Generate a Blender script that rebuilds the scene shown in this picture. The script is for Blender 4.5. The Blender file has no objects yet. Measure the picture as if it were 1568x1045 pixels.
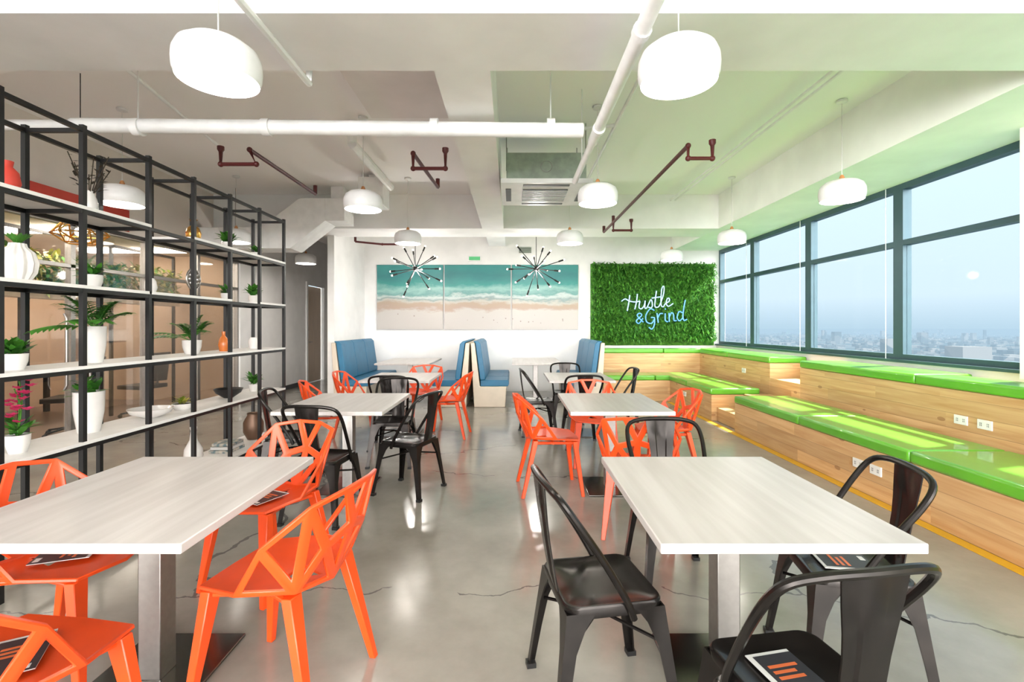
import bpy, bmesh, math, random
from mathutils import Vector, Matrix
random.seed(7)
scene = bpy.context.scene
try:
    scene.view_settings.view_transform = 'Standard'
    scene.view_settings.look = 'None'
    scene.view_settings.exposure = 1.42
except Exception as e:
    print(e)

# ------------------------------------------------------------------ materials
def new_mat(name):
    m = bpy.data.materials.new(name); m.use_nodes = True
    nt = m.node_tree
    return m, nt, nt.nodes['Principled BSDF']

def M(name, col, rough=.5, metal=0., col2=None, scale=8., bump=0., emis=None, estr=0., coat=0., stretch=(1,1,1), detail=4., spec=None):
    m, nt, p = new_mat(name)
    if col2 is None:
        col2 = tuple(c*0.92 for c in col)
    tc = nt.nodes.new('ShaderNodeTexCoord'); mp = nt.nodes.new('ShaderNodeMapping')
    mp.inputs['Scale'].default_value = stretch
    nt.links.new(tc.outputs['Object'], mp.inputs[0])
    n = nt.nodes.new('ShaderNodeTexNoise'); n.inputs['Scale'].default_value = scale; n.inputs['Detail'].default_value = detail
    nt.links.new(mp.outputs[0], n.inputs['Vector'])
    r = nt.nodes.new('ShaderNodeValToRGB')
    r.color_ramp.elements[0].position = .35; r.color_ramp.elements[1].position = .65
    r.color_ramp.elements[0].color = (*col2, 1); r.color_ramp.elements[1].color = (*col, 1)
    nt.links.new(n.outputs['Fac'], r.inputs[0]); nt.links.new(r.outputs[0], p.inputs['Base Color'])
    p.inputs['Roughness'].default_value = rough; p.inputs['Metallic'].default_value = metal
    p.inputs['Coat Weight'].default_value = coat
    if spec is not None: p.inputs['Specular IOR Level'].default_value = spec
    if bump:
        b = nt.nodes.new('ShaderNodeBump'); b.inputs['Strength'].default_value = bump; b.inputs['Distance'].default_value = .01
        nt.links.new(n.outputs['Fac'], b.inputs['Height']); nt.links.new(b.outputs[0], p.inputs['Normal'])
    if emis:
        p.inputs['Emission Color'].default_value = (*emis, 1); p.inputs['Emission Strength'].default_value = estr
    return m

def math_n(nt, op, a, b=None, c=None):
    n = nt.nodes.new('ShaderNodeMath'); n.operation = op
    for i, v in enumerate((a, b, c)):
        if v is None: continue
        if hasattr(v, 'links') or hasattr(v, 'is_linked'): nt.links.new(v, n.inputs[i])
        else: n.inputs[i].default_value = v
    return n.outputs[0]
def mix_n(nt, f, a, b):
    n = nt.nodes.new('ShaderNodeMix'); n.data_type = 'RGBA'
    if isinstance(f, (int, float)): n.inputs[0].default_value = f
    else: nt.links.new(f, n.inputs[0])
    for s, v in ((n.inputs[6], a), (n.inputs[7], b)):
        if isinstance(v, tuple): s.default_value = (*v, 1)
        else: nt.links.new(v, s)
    return n.outputs[2]

def floor_mat():
    m, nt, p = new_mat('polished_concrete')
    tc = nt.nodes.new('ShaderNodeTexCoord')
    n1 = nt.nodes.new('ShaderNodeTexNoise'); n1.inputs['Scale'].default_value = .7; n1.inputs['Detail'].default_value = 8; n1.inputs['Roughness'].default_value = .65
    nt.links.new(tc.outputs['Object'], n1.inputs['Vector'])
    r = nt.nodes.new('ShaderNodeValToRGB'); e = r.color_ramp.elements
    e[0].position = .36; e[0].color = (.20, .182, .152, 1); e[1].position = .66; e[1].color = (.32, .298, .258, 1)
    nt.links.new(n1.outputs['Fac'], r.inputs[0])
    n2 = nt.nodes.new('ShaderNodeTexNoise'); n2.inputs['Scale'].default_value = 2.2; n2.inputs['Detail'].default_value = 5
    nt.links.new(tc.outputs['Object'], n2.inputs['Vector'])
    va = nt.nodes.new('ShaderNodeVectorMath'); va.operation = 'MULTIPLY_ADD'
    nt.links.new(n2.outputs['Color'], va.inputs[0]); va.inputs[1].default_value = (.6, .6, 0)
    nt.links.new(tc.outputs['Object'], va.inputs[2])
    mp = nt.nodes.new('ShaderNodeMapping'); mp.inputs['Scale'].default_value = (.25, .55, 0)
    mp.inputs['Location'].default_value = (.3, .15, 0)
    nt.links.new(va.outputs[0], mp.inputs[0])
    v = nt.nodes.new('ShaderNodeTexVoronoi'); v.feature = 'DISTANCE_TO_EDGE'; v.inputs['Scale'].default_value = 1.0
    nt.links.new(mp.outputs[0], v.inputs['Vector'])
    lt = math_n(nt, 'LESS_THAN', v.outputs['Distance'], .0032)
    n3 = nt.nodes.new('ShaderNodeTexNoise'); n3.inputs['Scale'].default_value = .9
    nt.links.new(tc.outputs['Object'], n3.inputs['Vector'])
    ms = math_n(nt, 'GREATER_THAN', n3.outputs['Fac'], .44)
    f = math_n(nt, 'MULTIPLY', lt, ms); f = math_n(nt, 'MULTIPLY', f, .75)
    c = mix_n(nt, f, r.outputs[0], (.07, .063, .06))
    nt.links.new(c, p.inputs['Base Color'])
    rr = math_n(nt, 'MULTIPLY_ADD', n2.outputs['Fac'], .20, .07)
    nt.links.new(rr, p.inputs['Roughness']); p.inputs['Specular IOR Level'].default_value = .65
    return m

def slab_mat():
    m, nt, p = new_mat('ceiling_paint_green_bounce')
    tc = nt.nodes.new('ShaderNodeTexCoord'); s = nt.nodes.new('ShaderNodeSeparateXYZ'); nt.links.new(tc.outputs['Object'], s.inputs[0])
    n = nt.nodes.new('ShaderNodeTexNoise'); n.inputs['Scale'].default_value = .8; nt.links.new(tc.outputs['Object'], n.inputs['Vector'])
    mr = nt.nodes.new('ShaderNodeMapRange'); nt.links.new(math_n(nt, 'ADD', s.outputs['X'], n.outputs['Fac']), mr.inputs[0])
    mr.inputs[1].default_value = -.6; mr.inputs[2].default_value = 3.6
    nt.links.new(mix_n(nt, mr.outputs[0], (.92, .89, .87), (.91, .925, .86)), p.inputs['Base Color'])  # green bounce off the cushions painted in, growing toward the window side
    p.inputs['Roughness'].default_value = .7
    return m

def wood_mat(name, c1, c2, gap=.13):
    m, nt, p = new_mat(name)
    tc = nt.nodes.new('ShaderNodeTexCoord')
    s = nt.nodes.new('ShaderNodeSeparateXYZ'); nt.links.new(tc.outputs['Object'], s.inputs[0])
    row = math_n(nt, 'FLOOR', math_n(nt, 'DIVIDE', s.outputs['Z'], gap))
    xy = math_n(nt, 'ADD', s.outputs['X'], s.outputs['Y'])
    seg = math_n(nt, 'FLOOR', math_n(nt, 'DIVIDE', math_n(nt, 'MULTIPLY_ADD', row, .77, xy), 1.6))
    cb = nt.nodes.new('ShaderNodeCombineXYZ')
    nt.links.new(math_n(nt, 'MULTIPLY_ADD', row, 3.7, xy), cb.inputs[0])
    nt.links.new(math_n(nt, 'MULTIPLY', s.outputs['Z'], 14), cb.inputs[2])
    nt.links.new(math_n(nt, 'MULTIPLY', seg, 5.1), cb.inputs[1])
    n = nt.nodes.new('ShaderNodeTexNoise'); n.inputs['Scale'].default_value = 1.6; n.inputs['Detail'].default_value = 6; n.inputs['Distortion'].default_value = .7
    nt.links.new(cb.outputs[0], n.inputs['Vector'])
    r = nt.nodes.new('ShaderNodeValToRGB'); e = r.color_ramp.elements
    e[0].position = .3; e[0].color = (*c2, 1); e[1].position = .66; e[1].color = (*c1, 1)
    nt.links.new(n.outputs['Fac'], r.inputs[0])
    wn = nt.nodes.new('ShaderNodeTexWhiteNoise'); wn.noise_dimensions = '2D'
    cb2 = nt.nodes.new('ShaderNodeCombineXYZ'); nt.links.new(row, cb2.inputs[0]); nt.links.new(seg, cb2.inputs[1])
    nt.links.new(cb2.outputs[0], wn.inputs['Vector'])
    h = nt.nodes.new('ShaderNodeHueSaturation'); nt.links.new(r.outputs[0], h.inputs['Color'])
    nt.links.new(math_n(nt, 'MULTIPLY_ADD', wn.outputs['Value'], .28, .86), h.inputs['Value'])
    fr = math_n(nt, 'FRACT', math_n(nt, 'DIVIDE', s.outputs['Z'], gap))
    g = math_n(nt, 'LESS_THAN', fr, .035)
    mk = nt.nodes.new('ShaderNodeMapping'); mk.inputs['Scale'].default_value = (2.2, 2.2, 5)
    nt.links.new(tc.outputs['Object'], mk.inputs[0])
    v = nt.nodes.new('ShaderNodeTexVoronoi'); v.inputs['Scale'].default_value = 1.; nt.links.new(mk.outputs[0], v.inputs['Vector'])
    k = math_n(nt, 'MULTIPLY', math_n(nt, 'LESS_THAN', v.outputs['Distance'], .09), .6)
    c = mix_n(nt, math_n(nt, 'MULTIPLY', g, .55), h.outputs[0], (.16, .08, .03))
    c = mix_n(nt, k, c, (.22, .09, .03))
    nt.links.new(c, p.inputs['Base Color']); p.inputs['Roughness'].default_value = .5
    return m

def art_mat():
    m, nt, p = new_mat('seascape_print')
    tc = nt.nodes.new('ShaderNodeTexCoord')
    s = nt.nodes.new('ShaderNodeSeparateXYZ'); nt.links.new(tc.outputs['Object'], s.inputs[0])
    mp = nt.nodes.new('ShaderNodeMapping'); mp.inputs['Scale'].default_value = (1, 1, 2.4); nt.links.new(tc.outputs['Object'], mp.inputs[0])
    n = nt.nodes.new('ShaderNodeTexNoise'); n.inputs['Scale'].default_value = 1.7; n.inputs['Detail'].default_value = 9; n.inputs['Roughness'].default_value = .65
    nt.links.new(mp.outputs[0], n.inputs['Vector'])
    z = math_n(nt, 'DIVIDE', math_n(nt, 'SUBTRACT', s.outputs['Z'], 1.34), 1.4)
    z = math_n(nt, 'ADD', z, math_n(nt, 'MULTIPLY', math_n(nt, 'SUBTRACT', n.outputs['Fac'], .5), .3))
    r = nt.nodes.new('ShaderNodeValToRGB'); cr = r.color_ramp
    st = [(0, (.41, .375, .345)), (.28, (.42, .39, .36)), (.33, (.34, .25, .195)), (.40, (.34, .26, .19)), (.44, (.39, .365, .32)),
          (.48, (.18, .25, .24)), (.52, (.41, .455, .44)), (.56, (.10, .245, .225)), (.62, (.205, .37, .335)), (.70, (.027, .22, .195)), (.84, (.018, .155, .16)), (1, (.025, .21, .195))]
    cr.elements[0].position = 0; cr.elements[0].color = (*st[0][1], 1); cr.elements[1].position = 1; cr.elements[1].color = (*st[-1][1], 1)
    for q, c in st[1:-1]:
        e = cr.elements.new(q); e.color = (*c, 1)
    nt.links.new(z, r.inputs[0])
    v = nt.nodes.new('ShaderNodeTexVoronoi'); v.inputs['Scale'].default_value = 9; nt.links.new(tc.outputs['Object'], v.inputs['Vector'])
    d = math_n(nt, 'LESS_THAN', v.outputs['Distance'], .13)
    d = math_n(nt, 'MULTIPLY', d, math_n(nt, 'LESS_THAN', z, .24)); d = math_n(nt, 'MULTIPLY', d, math_n(nt, 'GREATER_THAN', z, .1))
    nt.links.new(mix_n(nt, math_n(nt, 'MULTIPLY', d, .7), r.outputs[0], (.18, .13, .11)), p.inputs['Base Color'])
    p.inputs['Roughness'].default_value = .5
    return m

def glass_mat(name, tint=(.96, .98, .99), k=.15):
    m, nt, p = new_mat(name); nt.nodes.remove(p)
    o = nt.nodes['Material Output']
    t = nt.nodes.new('ShaderNodeBsdfTransparent'); t.inputs[0].default_value = (*tint, 1)
    g = nt.nodes.new('ShaderNodeBsdfGlossy'); g.inputs['Roughness'].default_value = .03
    f = nt.nodes.new('ShaderNodeFresnel'); f.inputs[0].default_value = 1.35
    mx = nt.nodes.new('ShaderNodeMixShader')
    nt.links.new(math_n(nt, 'MULTIPLY', f.outputs[0], k), mx.inputs[0]); nt.links.new(t.outputs[0], mx.inputs[1]); nt.links.new(g.outputs[0], mx.inputs[2])
    nt.links.new(mx.outputs[0], o.inputs[0])
    return m

def city_mat(name, lo, hi, scale):
    m, nt, p = new_mat(name)
    tc = nt.nodes.new('ShaderNodeTexCoord')
    v = nt.nodes.new('ShaderNodeTexVoronoi'); v.inputs['Scale'].default_value = scale; nt.links.new(tc.outputs['Object'], v.inputs['Vector'])
    r = nt.nodes.new('ShaderNodeValToRGB'); e = r.color_ramp.elements
    e[0].color = (*lo, 1); e[1].color = (*hi, 1); e[0].position = .3; e[1].position = .8
    sc = nt.nodes.new('ShaderNodeSeparateColor'); nt.links.new(v.outputs['Color'], sc.inputs[0]); nt.links.new(sc.outputs[0], r.inputs[0])
    n = nt.nodes.new('ShaderNodeTexNoise'); n.inputs['Scale'].default_value = .0012; n.inputs['Detail'].default_value = 5; nt.links.new(tc.outputs['Object'], n.inputs['Vector'])
    c = mix_n(nt, math_n(nt, 'MULTIPLY', n.outputs['Fac'], .5), r.outputs[0], (.02, .04, .05))
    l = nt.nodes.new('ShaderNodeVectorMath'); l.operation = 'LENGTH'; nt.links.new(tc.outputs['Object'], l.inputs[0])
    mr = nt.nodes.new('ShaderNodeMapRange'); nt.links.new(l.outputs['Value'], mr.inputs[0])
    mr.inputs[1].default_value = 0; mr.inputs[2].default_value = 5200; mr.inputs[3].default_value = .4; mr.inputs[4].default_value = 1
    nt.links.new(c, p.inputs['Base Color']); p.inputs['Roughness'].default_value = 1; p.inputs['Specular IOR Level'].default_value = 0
    em = nt.nodes.new('ShaderNodeEmission'); em.inputs[0].default_value = (.20, .27, .325, 1)  # airlight painted as emission, thicker with distance
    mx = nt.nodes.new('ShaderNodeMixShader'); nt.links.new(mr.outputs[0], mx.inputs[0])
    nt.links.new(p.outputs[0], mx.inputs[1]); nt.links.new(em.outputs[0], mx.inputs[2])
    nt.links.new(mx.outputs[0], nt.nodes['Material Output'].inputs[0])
    return m

WHITE = M('white_wall_paint', (.78, .765, .745), .6, scale=3)
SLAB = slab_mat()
BEAM = M('beam_paint', (.93, .915, .90), .6, scale=2)
BEAMG = M('beam_paint_green_bounce', (.91, .925, .85), .6, scale=2)  # green glow from the cushions put into the beam colour
PINK = M('warm_blush_paint', (.76, .68, .62), .7, scale=2)
BULKP = M('bulkhead_blush_paint', (.87, .82, .79), .7, scale=2)
OFFW = M('office_wall_tan', (.54, .39, .275), .6, scale=2)
FLOOR = floor_mat()
PINE = wood_mat('pine_planks', (.60, .385, .185), (.47, .255, .10))
GREEN = M('green_vinyl', (.105, .37, .020), .3, col2=(.092, .33, .018), scale=5, bump=.1, coat=.5)
BLUE = M('blue_vinyl', (.012, .135, .255), .45, col2=(.010, .115, .22), scale=6, bump=.15)
CREAM = M('cream_laminate', (.61, .52, .41), .4, scale=5)
TOP = M('table_laminate', (.49, .455, .43), .32, col2=(.41, .375, .35), scale=2.2, stretch=(9, .6, 1), detail=8)
STEEL = M('brushed_steel', (.34, .32, .30), .35, 1., scale=40)
PLATE = M('dark_steel_base', (.17, .16, .15), .18, 1., scale=20)
BLACK = M('black_powder_steel', (.009, .008, .008), .42, .2, col2=(.006, .006, .006), coat=.06)
GUN = M('gunmetal_chair', (.026, .022, .0195), .26, .75, col2=(.018, .0155, .014), scale=14)
ORANGE = M('orange_cast_aluminium', (.68, .060, .006), .38, col2=(.64, .055, .005), scale=10)
PLASTIC = M('white_enamel', (.80, .79, .78), .3)
WOODCAP = M('copper_wood_cap', (.50, .21, .07), .4)
GLOW = M('lamp_diffuser', (1, .96, .9), .5, emis=(1, .93, .85), estr=12)
CORD = M('white_cord', (.7, .68, .65), .6)
SHELFW = M('shelf_board_white', (.72, .70, .67), .4)
FRAME = M('window_frame_bluegrey', (.045, .09, .11), .4, .3)
GLASS = glass_mat('window_glass', k=.015)
GLASS2 = glass_mat('partition_glass', (.95, .93, .90), .5)
PIPEW = M('white_pipe_paint', (.87, .86, .845), .45)
RED = M('oxide_red_pipe', (.09, .008, .008), .45)
GALV = M('galvanised_metal', (.33, .38, .31), .45, .15, col2=(.26, .30, .25), scale=12)
DARK = M('dark_grille', (.07, .07, .07), .5)
BASEB = M('baseboard_dark', (.04, .04, .045), .5)
LEAF = M('leaf_green', (.07, .25, .023), .5, col2=(.023, .115, .011), scale=14, detail=2)
LEAFW = M('wall_foliage', (.11, .32, .035), .5, col2=(.018, .12, .012), scale=16, detail=3)
LEAFY = M('yellow_green_foliage', (.46, .39, .03), .5, col2=(.12, .18, .016), scale=14)
CER = M('white_ceramic', (.70, .67, .64), .25, coat=.3)
SOIL = M('soil', (.04, .028, .016), .9)
GOLD = M('brass', (.75, .40, .10), .25, 1.)
TERRA = M('amber_glass', (.60, .16, .03), .2)
PINKF = M('pink_petals', (.70, .04, .17), .5)
BROWNM = M('bronze_weave', (.17, .10, .065), .4, .6)
YEL = M('yellow_floor_tape', (.65, .35, .012), .5)
ART = art_mat()
NEONW = M('neon_white_tube', (.1, .1, .1), .4, emis=(.33, .53, 1), estr=.80)
NEONB = M('neon_blue_tube', (.02, .05, .1), .4, emis=(.10, .31, 1), estr=.85)
BULB = M('small_bulb', (1, .9, .8), .3, emis=(1, .85, .65), estr=4)
DOORW = M('door_oak', (.50, .39, .29), .5, scale=3, stretch=(4, 4, .5))
REDP = M('coral_red_panel', (.55, .045, .025), .6)
OUTL = M('outlet_plastic', (.76, .75, .71), .4)
CARPET = M('brown_carpet', (.25, .18, .14), .35)
PAPER = M('paper_white', (.58, .57, .55), .6)
INKD = M('ink_black', (.02, .02, .025), .5)
INKO = M('ink_orange', (.60, .13, .035), .5)
BOOKB = M('book_cloth', (.50, .45, .38), .6, col2=(.10, .16, .18), scale=30, detail=0)

# ------------------------------------------------------------------ mesh builder
class MB:
    def __init__(s): s.bm = bmesh.new(); s.mats = []
    def mi(s, m):
        if m not in s.mats: s.mats.append(m)
        return s.mats.index(m)
    def face(s, vs, m):
        try:
            f = s.bm.faces.new(vs); f.material_index = s.mi(m); return f
        except ValueError: return None
    def hexa(s, p, m):
        v = [s.bm.verts.new(q) for q in p]
        for a in ((3,2,1,0),(4,5,6,7),(0,1,5,4),(1,2,6,5),(2,3,7,6),(3,0,4,7)): s.face([v[i] for i in a], m)
    def box(s, x0, x1, y0, y1, z0, z1, m):
        s.hexa([(x0,y0,z0),(x1,y0,z0),(x1,y1,z0),(x0,y1,z0),(x0,y0,z1),(x1,y0,z1),(x1,y1,z1),(x0,y1,z1)], m)
    def prism(s, poly, a0, a1, m, axis='y'):
        f = (lambda u, w, a: (u, a, w)) if axis == 'y' else ((lambda u, w, a: (a, u, w)) if axis == 'x' else (lambda u, w, a: (u, w, a)))
        A = [s.bm.verts.new(f(u, w, a0)) for u, w in poly]; B = [s.bm.verts.new(f(u, w, a1)) for u, w in poly]
        s.face(A[::-1], m); s.face(B, m); n = len(poly)
        for i in range(n): s.face([A[i], A[(i+1) % n], B[(i+1) % n], B[i]], m)
    def lathe(s, prof, c, m, n=32, cap=True):
        rings = []
        for r, z in prof:
            if r < 1e-5: rings.append([s.bm.verts.new((c[0], c[1], c[2]+z))])
            else: rings.append([s.bm.verts.new((c[0]+r*math.cos(2*math.pi*i/n), c[1]+r*math.sin(2*math.pi*i/n), c[2]+z)) for i in range(n)])
        for a, b in zip(rings, rings[1:]):
            for i in range(n):
                j = (i+1) % n
                if len(a) == 1 and len(b) == 1: continue
                if len(a) == 1: s.face([a[0], b[j], b[i]], m)
                elif len(b) == 1: s.face([a[i], a[j], b[0]], m)
                else: s.face([a[i], a[j], b[j], b[i]], m)
        if cap:
            if len(rings[0]) > 1: s.face(rings[0][::-1], m)
            if len(rings[-1]) > 1: s.face(rings[-1], m)
    def tube(s, pts, r, m, n=8, closed=False):
        P = [Vector(p) for p in pts]; N = len(P)
        R = r if isinstance(r, (list, tuple)) else [r]*N
        T = []
        for i in range(N):
            a = P[(i-1) % N] if (closed or i > 0) else P[i]; b = P[(i+1) % N] if (closed or i < N-1) else P[i]
            t = (b-a); T.append(t.normalized() if t.length > 1e-9 else Vector((0,0,1)))
        u = T[0].orthogonal().normalized(); rings = []
        for i in range(N):
            u = (u - T[i]*u.dot(T[i]))
            u = u.normalized() if u.length > 1e-6 else T[i].orthogonal().normalized()
            w = T[i].cross(u)
            rings.append([s.bm.verts.new(P[i]+R[i]*(math.cos(2*math.pi*k/n)*u+math.sin(2*math.pi*k/n)*w)) for k in range(n)])
        for i in range(N if closed else N-1):
            a, b = rings[i], rings[(i+1) % N]
            for k in range(n): s.face([a[k], a[(k+1) % n], b[(k+1) % n], b[k]], m)
        if not closed: s.face(rings[0][::-1], m); s.face(rings[-1], m)
    def ball(s, c, r, m, sz=1.):
        s.lathe([(r*math.sin(math.pi*i/8), -r*sz*math.cos(math.pi*i/8)) for i in range(9)], c, m, 12, False)
    def leaf(s, p, d, L, W, m, droop=.3, seg=3):
        p = Vector(p); d = Vector(d).normalized(); side = d.cross(Vector((0,0,1)))
        side = side.normalized() if side.length > .05 else Vector((1,0,0))
        prev = None
        for i in range(seg+1):
            t = i/seg; q = p+d*L*t-Vector((0,0,1))*droop*L*t*t
            w = W*math.sin(math.pi*min(.97, .12+.85*t))*.5 if i < seg else .0008
            cur = (s.bm.verts.new(q-side*w), s.bm.verts.new(q+side*w))
            if prev: s.face([prev[0], prev[1], cur[1], cur[0]], m)
            prev = cur
    def obj(s, name, loc=(0,0,0), rz=0, bevel=0, seg=2, ang=35):
        bmesh.ops.recalc_face_normals(s.bm, faces=s.bm.faces[:])
        me = bpy.data.meshes.new(name); s.bm.to_mesh(me); s.bm.free()
        for m in s.mats: me.materials.append(m)
        me.shade_smooth(); me.set_sharp_from_angle(angle=math.radians(ang))
        o = bpy.data.objects.new(name, me); scene.collection.objects.link(o)
        o.location = loc; o.rotation_euler = (0, 0, math.radians(rz))
        if bevel:
            b = o.modifiers.new('bevel', 'BEVEL'); b.width = bevel; b.segments = seg; b.limit_method = 'ANGLE'; b.angle_limit = math.radians(40)
        return o
def inst(o, loc, rz=0):
    n = o.copy(); scene.collection.objects.link(n); n.location = loc; n.rotation_euler = (0, 0, math.radians(rz)); return n
def sm(pts, k=5, closed=False):
    P = [Vector(p) for p in pts]; out = []; N = len(P)
    for i in range(N if closed else N-1):
        if closed: a, b, c, d = P[i-1], P[i], P[(i+1) % N], P[(i+2) % N]
        else: a, b, c, d = P[max(i-1, 0)], P[i], P[i+1], P[min(i+2, N-1)]
        for j in range(k):
            t = j/k
            out.append(.5*((2*b)+(c-a)*t+(2*a-5*b+4*c-d)*t*t+(3*b-a-3*c+d)*t**3))
    if not closed: out.append(P[-1])
    return out
def simple(name, x0, x1, y0, y1, z0, z1, m, bevel=0):
    b = MB(); b.box(x0, x1, y0, y1, z0, z1, m); return b.obj(name, bevel=bevel)

# ------------------------------------------------------------------ room shell
XR, YB, H, HB = 4.43, 10.5, 3.62, 3.05
simple('floor', -5.1, XR+.2, -3, 13.6, -.1, 0, FLOOR)
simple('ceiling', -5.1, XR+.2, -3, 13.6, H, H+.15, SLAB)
simple('wall_back', -3.32, XR+.2, YB, YB+.15, 0, H, WHITE)
simple('wall_partition', -3.32, -3.2, 8.7, YB, 0, H, WHITE)
simple('wall_hall_end', -5.1, -3.32, 13.45, 13.6, 0, H, WHITE)
simple('wall_hall_side', -3.32, -3.2, YB+.15, 13.45, 0, H, WHITE)
# beams
simple('ceiling_beam', -5.0, 3.46, 2.53, 3.1, HB, H, BEAM)
simple('ceiling_beam', -.50, -.14, 3.1, 8.1, HB, H, BEAM)
simple('ceiling_beam', -5.0, 3.46, 8.1, 8.86, HB, H, BEAM)
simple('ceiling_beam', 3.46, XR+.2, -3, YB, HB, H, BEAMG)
simple('ceiling_beam', -.50, -.14, 8.86, YB, HB+.1, H, BEAM)
simple('ceiling_bulkhead', -1.42, -.52, 3.12, 4.9, H-.10, H-.005, BULKP)
# left wall with glazed partition
b = MB()
b.box(-5.15, -5.0, -3, 2.2, 0, H, WHITE); b.box(-5.15, -5.0, 8.9, 11.8, 0, H, WHITE)
b.box(-5.15, -5.0, 12.8, 13.6, 0, H, WHITE); b.box(-5.15, -5.0, 11.8, 12.8, 2.45, H, WHITE)
b.box(-5.15, -5.0, 2.2, 8.9, 2.62, H, PINK); b.box(-5.03, -4.985, 2.2, 6.3, 2.64, 2.92, REDP)
b.obj('wall_left')
b = MB(); b.box(-5.10, -5.05, 11.84, 12.76, 0.01, 2.41, DOORW)
b.box(-5.05, -5.02, 11.95, 12.65, .25, 1.1, DOORW); b.box(-5.05, -5.02, 11.95, 12.65, 1.3, 2.2, DOORW)
b.tube([(-5.02, 11.95, 1.02), (-4.98, 11.95, 1.02), (-4.98, 12.07, 1.02)], .01, STEEL)
b.obj('door_1')
b = MB()
for y0, y1, z0, z1 in ((11.72, 11.80, 0.001, 2.5), (12.80, 12.88, 0.001, 2.5), (11.80, 12.80, 2.42, 2.5)): b.box(-4.998, -4.97, y0, y1, z0, z1, WHITE)
b.obj('trim_door')
simple('baseboard_left', -4.998, -4.98, 8.9, 11.70, 0.001, .1, BASEB)
# partition glass
b = MB()
y = 2.2
while y < 8.95:
    b.box(-5.1, -5.03, y-.03, y+.03, 0, 2.62, STEEL); y += 1.115
b.box(-5.1, -5.03, 2.2, 8.9, 2.56, 2.62, STEEL); b.box(-5.1, -5.03, 2.2, 8.9, 0.001, .08, STEEL); b.box(-5.1, -5.03, 2.2, 8.9, 2.08, 2.12, STEEL)
b.box(-5.07, -5.062, 2.2, 8.9, .08, 2.56, GLASS2)
for yy in (5.4, 5.7): b.tube([(-5.0, yy, .7), (-4.97, yy, .75), (-4.97, yy, 1.5), (-5.0, yy, 1.55)], .014, STEEL)
b.obj('glass_partition')
# adjacent office
simple('floor_office', -8.3, -5.1, 1.5, 9.4, -.1, 0, CARPET)
simple('ceiling_office', -8.3, -5.15, 1.5, 9.4, 2.75, 2.85, PINK)
simple('wall_office_left', -8.4, -8.3, 1.5, 9.4, 0, 2.75, OFFW)
simple('wall_office_back', -8.3, -5.15, 9.3, 9.4, 0, 2.75, OFFW)
simple('wall_office_front', -8.3, -5.15, 1.5, 1.6, 0, 2.75, OFFW)
b = MB()
for yy in (3.4, 4.8, 6.2, 7.6, 9.0):
    b.box(-6.32, -6.28, yy-.02, yy+.02, 0, 2.7, BLACK)
b.box(-6.32, -6.28, 3.4, 9.0, 2.66, 2.7, BLACK)
b.box(-6.42, -6.18, 3.4, 9.0, 1.78, 1.98, DOORW)
for i in range(2600):
    p = (random.uniform(-6.44, -6.16), random.uniform(3.4, 9.0), random.uniform(1.92, 2.4))
    b.leaf(p, (random.uniform(-.6, 1), random.uniform(-1, 1), random.uniform(-.5, 1)), .16, .05, LEAFY if random.random() < .65 else LEAF)
b.obj('planter_screen')
b = MB()
for x, y in ((-7.7, 3.4), (-6.8, 3.4), (-7.7, 8.0), (-6.8, 8.0)): b.box(x-.03, x+.03, y-.03, y+.03, 0, .72, BLACK)
b.box(-7.8, -6.7, 3.3, 8.1, .72, .76, DOORW)
for yy in (4.2, 5.6, 7.0):
    b.box(-7.32, -7.28, yy-.28, yy+.28, .88, 1.2, BLACK); b.box(-7.33, -7.27, yy-.03, yy+.03, .76, .9, BLACK); b.box(-7.4, -7.2, yy-.1, yy+.1, .76, .775, BLACK)
b.obj('office_desk')
b = MB()
for yy in (2.6, 4.6, 6.6, 8.4): b.box(-7.4, -5.6, yy-.12, yy+.12, 2.7, 2.749, GLOW)
b.obj('ceiling_light')
def office_chair():
    b = MB()
    for k in range(5):
        a = k*1.2566; b.tube([(0, 0, .1), (.28*math.cos(a), .28*math.sin(a), .06)], .015, BLACK, 6); b.ball((.28*math.cos(a), .28*math.sin(a), .03), .03, BLACK)
    b.tube([(0, 0, .08), (0, 0, .44)], .025, STEEL, 8)
    b.box(-.23, .23, -.22, .22, .44, .50, BLACK)
    b.prism([(-.24, .55), (-.20, .55), (-.27, 1.0), (-.31, 1.0)], -.2, .2, BLACK, 'x')
    b.tube([(0, -.1, .46), (0, -.27, .5), (0, -.26, .7)], .018, BLACK, 6)
    return b.obj('office_chair', bevel=.015)
OF = office_chair(); OF.location = (-5.8, 4.6, 0); OF.rotation_euler = (0, 0, 1.2)
inst(OF, (-5.75, 6.3, 0), 110); inst(OF, (-5.8, 7.6, 0), 80)

# right wall + windows
simple('wall_right', XR, XR+.2, -3, YB, 0, 1.0, WHITE)
ys = [-3, -1.2, .5, 2.2, 3.9, 5.6, 7.3, 9.0, 10.45]
for k in range(len(ys)-1):
    y0, y1 = ys[k], ys[k+1]; b = MB(); a, c = XR+.04, XR+.14
    b.box(a, c, y0, y0+.07, 1.0, HB, FRAME); b.box(a, c, y1-.07, y1, 1.0, HB, FRAME)
    b.box(a, c, y0+.07, y1-.07, 1.0, 1.09, FRAME); b.box(a, c, y0+.07, y1-.07, HB-.07, HB, FRAME)
    b.box(a, c, y0+.07, y1-.07, 2.34, 2.40, FRAME)
    b.box(a+.04, a+.05, y0+.07, y1-.07, 1.09, 2.34, GLASS); b.box(a+.04, a+.05, y0+.07, y1-.07, 2.40, HB-.07, GLASS)
    b.tube([(XR-.01, y0+.12, 1.02), (XR-.01, y0+.12, HB-.02)], .004, PIPEW, 5)
    b.obj('window_%d' % (k+1))
b = MB(); b.box(XR-.03, XR+.04, -3, YB, 1.0, 1.03, FRAME); b.obj('trim_sill')
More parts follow.
